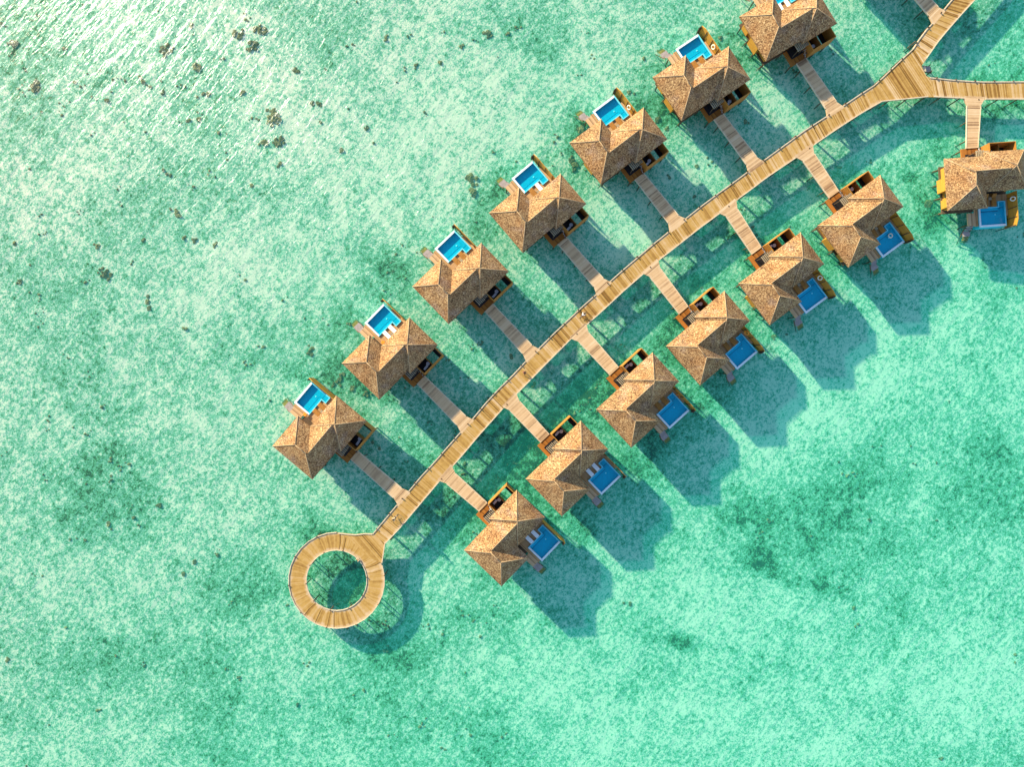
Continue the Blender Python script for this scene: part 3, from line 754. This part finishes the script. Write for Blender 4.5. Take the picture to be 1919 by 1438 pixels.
# straight branch to the right edge
br = thing('boardwalk', (0, 0, 0), 0, 'straight pale plank branch of the boardwalk leaving through the right edge', 'boardwalk')
BT = [(1742.4, 144.8), (1787, 149.6), (1838, 152.8), (1919, 152.4), (2050, 148)]; BB = [(1750, 181.8), (1806.4, 184.8), (1844.8, 186.4), (1919, 186.4), (2050, 183)]
m = MB(); m.strip(wl(resample(BT, 16)), wl(resample(BB, 16)), WALKZ, WALKZ - TH); m.build('branch_deck', 'planks', br)
posts(BT[:4], WALKZ, 2.95, br, side=.02); posts(BB[:4], WALKZ, 2.95, br, side=-.02, top=.05)
kerb(resample(BT, 16), br, -.14)
for seg in between(BB, [MOUTH['B7']]): kerb(seg, br, 0)
# ring deck
rc = W(630.8, 1088.3, WALKZ)
rg = thing('ring_deck', (rc.x, rc.y, 0), 0, 'round golden plank ring deck at the lower end of the boardwalk', 'ring deck')
NR = 30; ko = (H - WALKZ) / H / S
def ringpt(i, r): t = 2 * math.pi * (i + .5) / NR; return (r * ko * math.cos(t), r * ko * math.sin(t))
m = MB()
Lr = [ringpt(i, 89.3) for i in range(NR + 1)]; Rr = [ringpt(i, 57.4) for i in range(NR + 1)]
m.strip([(*p, 0) for p in Lr], [(*p, 0) for p in Rr], WALKZ, WALKZ - TH, [i * 6.1 * 2 * math.pi / NR for i in range(NR + 1)])
m.build('ring_planks', 'planks', rg)
def ringkerb(r0, r1, skip=None):
    runs = []; cur = []
    for i in range(NR + 1):
        t = math.degrees(2 * math.pi * (i + .5) / NR) % 360
        if skip and skip[0] < t < skip[1]:
            if len(cur) > 1: runs.append(cur)
            cur = []
        else: cur.append(i)
    if len(cur) > 1: runs.append(cur)
    for c in runs:
        mm = MB(); mm.strip([(*ringpt(i, r0), 0) for i in c], [(*ringpt(i, r1), 0) for i in c], WALKZ + .10, WALKZ - .12); mm.build('kerb', 'kerb', rg)
ringkerb(90.6, 89.3, (20, 88)); ringkerb(57.4, 56.2)
for i in range(0, NR, 3):
    for r in (90, 57):
        t = math.degrees(2 * math.pi * (i + .5) / NR) % 360
        if r == 90 and 20 < t < 88: continue
        x, y = ringpt(i, r); mm = MB(); mm.tube((x, y, -1.25), (x, y, WALKZ + .24), .085, 8); mm.build('post', 'pile', rg)

# side walks
for k, (ma, mb_) in MOUTH.items():
    A, B = W(*ma, WALKZ), W(*mb_, WALKZ)
    H0 = local(k, 6.2, -2.112); hv = (local(k, 7.2, 0) - local(k, 6.2, 0))
    mid = (A + B) / 2; axis = (mid - H0); axis.z = 0; Lh = axis.length; ax = axis.normalized(); side = Vector((-ax.y, ax.x, 0))
    if hv.dot(side) < 0: hv = -hv
    wh = .80 if k[0] == 'A' else .86; wm = .96 if k[0] == 'A' else 1.02
    if (B - A).dot(side) < 0: A, B = B, A
    S0 = mid - ax * 1.05
    inn = ax * .42
    P = [(H0 - hv.normalized() * wh, H0 + hv.normalized() * wh), (S0 - side * wm, S0 + side * wm), (A, B), (A + inn, B + inn)]
    nseg = []
    for i in range(len(P) - 1):
        steps = 6 if i == 0 else 1
        for j in range(steps): nseg.append((P[i][0].lerp(P[i + 1][0], j / steps), P[i][1].lerp(P[i + 1][1], j / steps)))
    nseg.append(P[-1])
    sw = thing('side_walkway', (H0.x, H0.y, 0), 0, 'narrow plank side walkway to %s' % SHORT[k], 'side walkway', 'side walkways from the boardwalk to the villas')
    o0 = Vector((H0.x, H0.y, 0)); off = 37.0 * (list(MOUTH).index(k) + 1)
    u = 0; us = []
    for i, (l, r) in enumerate(nseg):
        if i: u += ((l + r) / 2 - (nseg[i - 1][0] + nseg[i - 1][1]) / 2).length
        us.append(u + off)
    m = MB(); m.strip([(l - o0)[:] for l, r in nseg], [(r - o0)[:] for l, r in nseg], WALKZ + .005, WALKZ - TH + .01, us); m.build('walk_deck', 'cream', sw)
    for s_ in (0, 1):
        pts = [q[s_] - o0 for q in nseg[:7]]; sg = 1 if s_ else -1
        if len(pts) > 1:
            A2 = [p + side * .0 * sg for p in pts]; B2 = [p + side * .09 * sg for p in pts]
            m = MB(); m.strip([p[:] for p in A2], [p[:] for p in B2], WALKZ + .05, WALKZ - .16); m.build('edge_beam', 'kerb', sw)
    d = 1.2
    while d < Lh - 1.5:
        for sg in (-1, 1):
            q = H0.lerp(mid, d / Lh) + side * sg * .78 - o0
            m = MB(); m.tube((q.x, q.y, -1.25), (q.x, q.y, WALKZ - TH), .09, 7); m.build('pile', 'pile', sw)
        d += 2.9

# swim steps at the fork, ladder inside the ring
q = W(1736, 129.5, 1.0)
ss = thing('swim_steps', (q.x, q.y, 0), math.radians(14), 'short wooden swim steps beside the boardwalk fork, upper right', 'steps')
m = MB(); m.box(-.75, -.42, -.42, .42, 1.40, 1.48); m.box(-.42, -.16, -.42, .42, 1.15, 1.22); m.build('tread', 'kerb', ss)
m = MB(); m.box(-.14, .72, -.45, .45, .80, .88); m.build('landing', 'step', ss)
m = MB(); m.box(.74, 1.0, -.45, .45, .45, .52); m.box(1.02, 1.26, -.45, .45, .15, .22); m.build('lower_tread', 'algae', ss)
m = MB(); m.tube((-.8, -.5, 1.55), (1.3, -.5, .05), .06); m.tube((-.8, .5, 1.55), (1.3, .5, .05), .06)
for x, y in ((.7, -.5), (.7, .5)): m.tube((x, y, -1.2), (x, y, 1.15), .07)
m.build('stringer', 'pile', ss)
q = W(670.2, 1049.6, 1.6)
ld = thing('pool_ladder', (q.x, q.y, 0), math.radians(45), 'small orange ladder on the inner rim of the ring deck', 'ladder')
m = MB()
for s_ in (-.22, .22): m.tube((0, s_, -.9), (0, s_, 2.25), .035, 8); m.tube((0, s_, 2.25), (.4, s_, 1.9), .035, 8)
m.build('rail', 'kerb', ld)
m = MB()
for i in range(6): m.box(-.09, .05, -.21, .21, -.6 + .42 * i, -.55 + .42 * i)
m.build('rung', 'orange', ld)

def bedz(x, y):
    t = min(1, max(0, (x - y + 115) / 95)); return -.42 - .68 * t * t * (3 - 2 * t)
# ------------------------------------------------------------------ corals
def lump(px, py, rx, ry, rise, seed):
    "a coral head: many knobs crowded into an uneven patch"
    rnd = random.Random(seed); c = W(px, py, 0); bm = bmesh.new(); zb = bedz(c.x, c.y) - .06
    RX, RY = rx / S, ry / S; k0 = rnd.uniform(0, 6.28)
    n = max(4, int(RX * RY * 16))
    for i in range(n):
        a = rnd.uniform(0, 6.28); lim = 1 + .25 * math.sin(2 * a + k0) + .18 * math.sin(3 * a + 2 * k0)
        d = math.sqrt(rnd.random()) * .86 * lim
        x0, y0 = d * RX * math.cos(a), d * RY * math.sin(a)
        r = rnd.uniform(.18, .42) * (1.15 - .4 * d) if n > 5 else rnd.uniform(.16, .30)
        hh = rise * rnd.uniform(.55, 1.0) * (1.1 - .45 * min(1, d))
        ret = bmesh.ops.create_icosphere(bm, subdivisions=2, radius=1.0)
        for v in ret['verts']:
            k = 1 + .30 * noise.noise(v.co * 1.6 + Vector((seed * 3.1, i * 7.7, 0))) + .18 * noise.noise(v.co * 4.1 + Vector((seed, i, 3)))
            v.co = Vector((x0 + v.co.x * r * k, y0 + v.co.y * r * k, zb + (v.co.z * .5 + .5) * k * hh))
    me = bpy.data.meshes.new('coral_head'); bm.to_mesh(me); bm.free(); me.materials.append(M['coral'])
    o = bpy.data.objects.new('coral_head', me); COL.objects.link(o); o.location = (c.x, c.y, 0)
    return o
BIG = [  # px, py, rx, ry, label, nickname
(309, 90, 13, 16, 'brown two-lobed coral head standing alone in the upper left lagoon', 'the two-lobed coral'),
(445, 61, 14, 9, 'wide brown coral head left of the twin dark reef near the top edge', 'the wide brown coral near the top'),
(484, 53, 13, 11, 'ragged brown coral head, upper half of the tall reef near the top edge', None),
(473, 83, 12, 13, 'ragged brown coral head, lower half of the tall reef near the top edge', 'the tall ragged reef near the top'),
(508, 217, 19, 17, 'largest round dark brown coral head in the upper left lagoon', 'the largest round coral'),
(520, 262, 14, 10, 'oval speckled brown coral head just below the largest round one', None),
(490, 265, 10, 8, 'small greenish brown coral head left of the oval speckled one', None),
(64, 160, 12, 15, 'oval olive brown coral head near the left edge, upper left', 'the oval coral at the left edge'),
(22, 80, 12, 7, 'low olive coral patch in the glare at the upper left corner', None),
(366, 124, 9, 9, 'olive coral head below and right of the two-lobed coral', None),
(194, 513, 13, 14, 'dark brown blocky coral head alone in the left lagoon, mid height', 'the dark blocky coral at left'),
(331, 400, 7, 10, 'tall narrow dark green coral clump in the left lagoon', 'the narrow green clump'),
(362, 449, 7, 6, 'dark green coral clump right below the narrow one, left lagoon', None),
(273, 560, 6, 9, 'two-part brown coral clump below right of the dark blocky coral', 'the two-part brown clump'),
(339, 616, 7, 6, 'dark olive round coral head alone, left of the villas at mid height', 'the lone olive coral'),
(884, 333, 11, 15, 'long knobbly brown reef left of the fourth upper villa', 'the long knobbly reef'),
(886, 358, 9, 8, 'paler round coral knob at the lower end of the long reef', None),
(1091, 237, 9, 7, 'dark coral clump under the pool steps of the fifth upper villa', None),
(1077, 305, 12, 14, 'large dark green coral clump at the corner of the fifth upper villa', None),
(637, 707, 9, 8, 'dark round coral head between the first and second upper villas, topmost', None),
(622, 719, 6, 8, 'dark coral head beside the fence of the first upper villa', None),
(655, 730, 7, 6, 'middle dark coral head between the first and second upper villas', None),
(688, 738, 12, 7, 'flat dark coral patch under the roof corner of the second upper villa', None),
(1235, 217, 7, 8, 'dark coral clump between the fifth and sixth upper villas', None),
(1402, 223, 6, 6, 'round grey-green coral head in the shade beside the sixth upper side walk', None),
(1749, 378, 8, 8, 'brown coral clump left of the villa cut by the right edge', None),
(200, 899, 6, 7, 'reddish brown coral head in the olive weed patch at lower left', 'the reddish coral'),
(291, 951, 7, 7, 'orange brown coral head right of the olive weed patch, lower left', 'the orange brown coral'),
(200, 989, 8, 8, 'brown coral head at the bottom of the olive weed patch, lower left', 'the lowest weed-patch coral'),
(914, 58, 8, 8, 'dark three-lobed coral clump near the top edge, middle', 'the three-lobed clump'),
(1456, 631, 5, 5, 'small dark coral beside the shadow between two lower-right villas', None),
]
SMALL = [(200, 187, 7, 5), (356, 46, 5, 5), (555, 128, 8, 7), (384, 175, 9, 6), (351, 222, 6, 4), (370, 222, 5, 4), (451, 170, 7, 6), (523, 306, 5, 6), (302, 316, 5, 5), (312, 325, 5, 4), (341, 446, 4, 5), (400, 460, 8, 6), (180, 461, 8, 6), (276, 578, 5, 5), (465, 349, 6, 8), (30, 527, 7, 5), (25, 455, 5, 4), (264, 449, 6, 5), (578, 658, 8, 10), (200, 866, 4, 6), (358, 1058, 6, 5), (340, 1080, 4, 4), (403, 1043, 5, 4), (150, 1017, 4, 4), (245, 973, 4, 4), (723, 68, 6, 6), (864, 81, 6, 5), (951, 56, 4, 6), (778, 120, 5, 5), (684, 235, 5, 6), (638, 279, 5, 4), (582, 191, 5, 5), (596, 191, 4, 4), (825, 112, 3, 3), (1181, 169, 4, 4), (1253, 235, 4, 5), (1354, 64, 5, 5), (1257, 327, 4, 6), (1310, 307, 2.5, 2.5), (1000, 722, 4, 4), (957, 668, 5, 5), (868, 870, 5, 4), (1607, 1144, 3, 3), (1772, 1428, 5, 4), (1180, 1137, 8, 5), (260, 143, 4, 3), (118, 88, 4, 3), (6, 1243, 4, 4), (1304, 365, 3, 3)]
MARK = []
for i, (px, py, rx, ry, lab, nick) in enumerate(BIG):
    tag(lump(px, py, rx, ry, .42 if rx > 8 else .34, i + 1), lab, 'coral', 'coral heads in the lagoon')
    if nick: MARK.append((px, py, nick))
MARK += [(630, 1088, 'the ring deck'), (1000, 722, 'the middle of the boardwalk')]
for k in VIL:
    c = local(k, 5.5, 3); MARK.append((CX + c.x * S * 1.03, CY - c.y * S * 1.03, SHORT[k]))
MARK += [(0, 0, 'the upper left corner'), (1919, 1438, 'the lower right corner'), (0, 1438, 'the lower left corner'), (960, 0, 'the middle of the top edge')]
seen = set()
DIRS = ['right of', 'above and right of', 'above', 'above and left of', 'left of', 'below and left of', 'below', 'below and right of']
for i, (px, py, rx, ry) in enumerate(SMALL):
    lab = None
    for mx, my, nm in sorted(MARK, key=lambda q: math.hypot(q[0] - px, q[1] - py)):
        dx, dy = px - mx, my - py; dist = math.hypot(dx, dy)
        if dist < 3: continue
        w = DIRS[int(round(math.degrees(math.atan2(dy, dx)) / 45)) % 8]
        ds = 'just' if dist < 60 else 'a little way' if dist < 130 else 'some way' if dist < 260 else 'far'
        cand = '%s dark coral lump %s %s %s' % ('small' if rx > 4.5 else 'tiny', ds, w, nm)
        if cand not in seen and len(cand.split()) <= 16: lab = cand; break
    seen.add(lab)
    tag(lump(px, py, rx, ry, .30, 100 + i), lab, 'coral', 'coral heads in the lagoon')

# ------------------------------------------------------------------ seabed, water
WEED = [(185, 930, 110, 105, .22), (190, 850, 70, 60, .12), (205, 985, 40, 25, .12), (1430, 1000, 60, 75, .30), (1378, 970, 25, 30, .30), (1410, 1060, 35, 22, .35), (1600, 960, 110, 110, .26), (1500, 1085, 70, 15, .30), (1570, 1120, 14, 30, .3), (1282, 1207, 34, 30, .55), (1860, 920, 110, 90, .24), (1640, 1180, 50, 50, .15),
(170, 1230, 40, 45, .22), (450, 1130, 70, 60, .22), (440, 1290, 110, 70, .14), (830, 1370, 160, 70, .16), (760, 1230, 110, 60, .20), (890, 1165, 70, 50, .22), (700, 1280, 80, 60, .12), (400, 1060, 60, 40, .16),
(560, 700, 60, 50, .18), (740, 510, 55, 45, .34), (660, 620, 40, 35, .26), (640, 720, 60, 45, .34), (690, 735, 40, 25, .3), (1090, 290, 40, 45, .40), (1075, 230, 35, 30, .34), (910, 370, 45, 50, .26), (1240, 210, 35, 40, .34), (1230, 120, 30, 30, .22), (1390, 90, 30, 50, .32), (1000, 560, 60, 50, .10), (900, 450, 40, 40, .22), (1160, 300, 40, 40, .15), (1000, 300, 50, 30, .10),
(1870, 30, 70, 50, .22), (1880, 130, 60, 25, .30), (1900, 200, 50, 25, .34), (1790, 240, 25, 40, .24), (1755, 390, 35, 45, .36), (1750, 150, 20, 20, .2), (1560, 330, 40, 40, .25), (1470, 490, 60, 60, .26), (1400, 430, 60, 40, .25), (1320, 560, 60, 50, .28), (1250, 620, 60, 50, .28), (1190, 690, 60, 50, .30), (1120, 760, 60, 55, .30), (1060, 800, 55, 50, .30), (1000, 870, 60, 60, .30), (930, 960, 60, 60, .30), (870, 1000, 40, 50, .20), (1620, 330, 50, 50, .2), (1590, 500, 60, 60, .22), (1450, 620, 60, 60, .22), (1330, 740, 60, 60, .22), (1200, 850, 60, 60, .26), (1060, 990, 50, 60, .28), (930, 1090, 40, 40, .22),
(830, 960, 90, 80, .20), (960, 840, 80, 70, .20), (1090, 700, 80, 60, .16), (800, 780, 60, 50, .12), (760, 860, 50, 50, .16), (880, 660, 50, 40, .14), (630, 1088, 75, 70, .36), (600, 1000, 50, 20, .30), (720, 1180, 70, 60, .14),
(1000, 40, 120, 50, .16), (60, 80, 110, 90, .16), (130, 160, 120, 80, .12), (350, 150, 110, 60, .14), (370, 210, 60, 40, .16), (320, 320, 80, 40, .12), (180, 400, 90, 70, .10), (100, 540, 90, 60, .12), (150, 690, 90, 70, .13), (950, 70, 60, 40, .08), (620, 60, 60, 40, .10)]
SAND = [(1180, 450, 90, 60, .16), (1330, 330, 70, 60, .16), (1480, 260, 60, 60, .14), (1550, 1350, 260, 110, .08), (1350, 1130, 160, 90, .14), (1750, 1250, 180, 150, .08), (1600, 700, 200, 130, .18), (1500, 810, 120, 80, .14), (700, 250, 200, 110, .12), (900, 200, 200, 120, .14), (1120, 60, 130, 60, .08), (500, 480, 140, 120, .10), (450, 760, 120, 90, .10), (1720, 560, 140, 80, .14), (1660, 290, 70, 40, .18), (1850, 80, 60, 60, .05), (1050, 390, 60, 60, .06), (480, 150, 120, 100, .08), (250, 250, 120, 120, .06), (120, 1110, 70, 40, .10), (1250, 1330, 180, 90, .14), (1010, 1240, 110, 90, .06)]
def grow(lim, inner, cells):
    c = list(np.linspace(-inner, inner, cells)); s = c[1] - c[0]
    while c[-1] < lim: s *= 1.35; c.append(c[-1] + s); c.insert(0, c[0] - s)
    return np.array(c)
xs, ys = grow(2600, 92, 300), grow(2600, 74, 240)
X, Y = np.meshgrid(xs, ys)
PXg, PYg = CX + X * S * 1.0, CY - Y * S * 1.0
# warp so that the patches have ragged outlines
def fbm(x, y, sc, seed):
    out = np.zeros(x.shape); fl = out.ravel()
    xr, yr = x.ravel(), y.ravel()
    for i in range(xr.size):
        if abs(xr[i]) < 110 and abs(yr[i]) < 90: fl[i] = noise.fractal(Vector((xr[i] * sc, yr[i] * sc, seed)), .8, 2.1, 4)
    return out
n1, n2 = fbm(X, Y, .09, 1.3), fbm(X, Y, .09, 7.9)
PXw, PYw = PXg + n1 * 42, PYg + n2 * 42
wd = np.zeros(X.shape)
for bx, by, rx, ry, s in WEED: wd += s * (1.4 if 500 < bx and by < 1110 else 1.1) * np.exp(-(((PXw - bx) / rx) ** 2 + ((PYw - by) / ry) ** 2) * 1.1)
for bx, by, rx, ry, s in SAND: wd -= s * np.exp(-(((PXw - bx) / rx) ** 2 + ((PYw - by) / ry) ** 2))
T_ = np.clip((X - Y + 115) / 95, 0, 1); Z = -.42 - .68 * T_ * T_ * (3 - 2 * T_) + .06 * n1
nx, ny = len(xs), len(ys)
me = bpy.data.meshes.new('seabed')
idx = np.arange(nx * ny).reshape(ny, nx)
faces = np.stack([idx[:-1, :-1], idx[:-1, 1:], idx[1:, 1:], idx[1:, :-1]], -1).reshape(-1, 4)
me.from_pydata(np.stack([X, Y, Z], -1).reshape(-1, 3).tolist(), [], faces.tolist())
at = me.attributes.new('weed', 'FLOAT', 'POINT'); at.data.foreach_set('value', wd.ravel().astype(np.float32))
for p in me.polygons: p.use_smooth = True
me.materials.append(M['seabed'])
sb = bpy.data.objects.new('seabed', me); COL.objects.link(sb); tag(sb, 'pale sandy lagoon floor with green weed patches', None, None, 'structure')
m = MB(); m.F([m.P(q) for q in ((-2600, -2600, 0), (2600, -2600, 0), (2600, 2600, 0), (-2600, 2600, 0))])
wo = m.build('water', 'water'); tag(wo, 'clear turquoise shallow lagoon water', None, None, 'structure')

# rubble and weed tufts too many to count, thickest in the weed patches
rb = bmesh.new(); R = random.Random(5)
def dens(px, py): return sum(s * math.exp(-(((px - bx) / rx) ** 2 + ((py - by) / ry) ** 2)) for bx, by, rx, ry, s in WEED)
cnt = 0
while cnt < 760:
    px, py = R.uniform(-20, 1940), R.uniform(-20, 1460)
    ul = max(0, 1 - (px / 900 + py / 800) / 2) * .30
    lr = 1 if px < 1000 or py < 900 else .3
    if R.random() > lr * (.012 + dens(px, py) * .9) + ul * .33: continue
    cl = R.randint(1, 4)
    for _ in range(cl):
        q = W(px + R.gauss(0, 5), py + R.gauss(0, 4), 0); r = R.uniform(.07, .24) * (1.35 if R.random() < .12 else 1)
        ret = bmesh.ops.create_icosphere(rb, subdivisions=1, radius=r)
        sx, sy = R.uniform(.7, 1.4), R.uniform(.7, 1.3)
        for v in ret['verts']: v.co = Vector((v.co.x * sx * (1 + R.uniform(-.25, .25)) + q.x, v.co.y * sy * (1 + R.uniform(-.25, .25)) + q.y, v.co.z * .6 + bedz(q.x, q.y) + r * .2))
        cnt += 1
me = bpy.data.meshes.new('coral_rubble'); rb.to_mesh(me); rb.free(); me.materials.append(M['coral'])
o = bpy.data.objects.new('coral_rubble', me); COL.objects.link(o); tag(o, 'scattered small coral rubble and dark weed tufts on the lagoon floor', 'coral rubble', None, 'stuff')

# ------------------------------------------------------------------ light, sky, camera
AZ, EL = math.radians(42.5), math.radians(21.6)
d = Vector((math.cos(AZ) * math.cos(EL), -math.sin(AZ) * math.cos(EL), -math.sin(EL)))
sl = bpy.data.lights.new('sun', 'SUN'); sl.energy = 5.0; sl.angle = math.radians(1.0); sl.color = (1, .90, .65)
so = bpy.data.objects.new('sun', sl); COL.objects.link(so); so.rotation_euler = d.to_track_quat('-Z', 'Y').to_euler(); so.location = (-100, 90, 60)
wld = bpy.data.worlds.new('World'); scn.world = wld; wld.use_nodes = True
nt = wld.node_tree; bg = nt.nodes['Background']
sky = nt.nodes.new('ShaderNodeTexSky'); sky.sky_type = 'NISHITA'; sky.sun_disc = False
sky.sun_elevation = EL; sky.sun_rotation = math.atan2(-d.x, -d.y) % (2 * math.pi); sky.dust_density = .3; sky.ozone_density = 2.0
nt.links.new(sky.outputs[0], bg.inputs[0]); bg.inputs[1].default_value = .15
cam = bpy.data.cameras.new('camera'); co = bpy.data.objects.new('camera', cam); COL.objects.link(co)
co.location = (0, 0, H); co.rotation_euler = (0, 0, 0)
cam.sensor_fit = 'HORIZONTAL'; cam.angle = 2 * math.atan(1919 / 2 / S / H); cam.clip_end = 6000; cam.clip_start = .5
scn.camera = co
scn.view_settings.view_transform = 'Standard'; scn.view_settings.look = 'None'; scn.view_settings.exposure = 1.15; scn.view_settings.gamma = 1
scn.render.engine = 'CYCLES'; scn.cycles.max_bounces = 8; scn.cycles.transparent_max_bounces = 12; scn.cycles.use_denoising = True
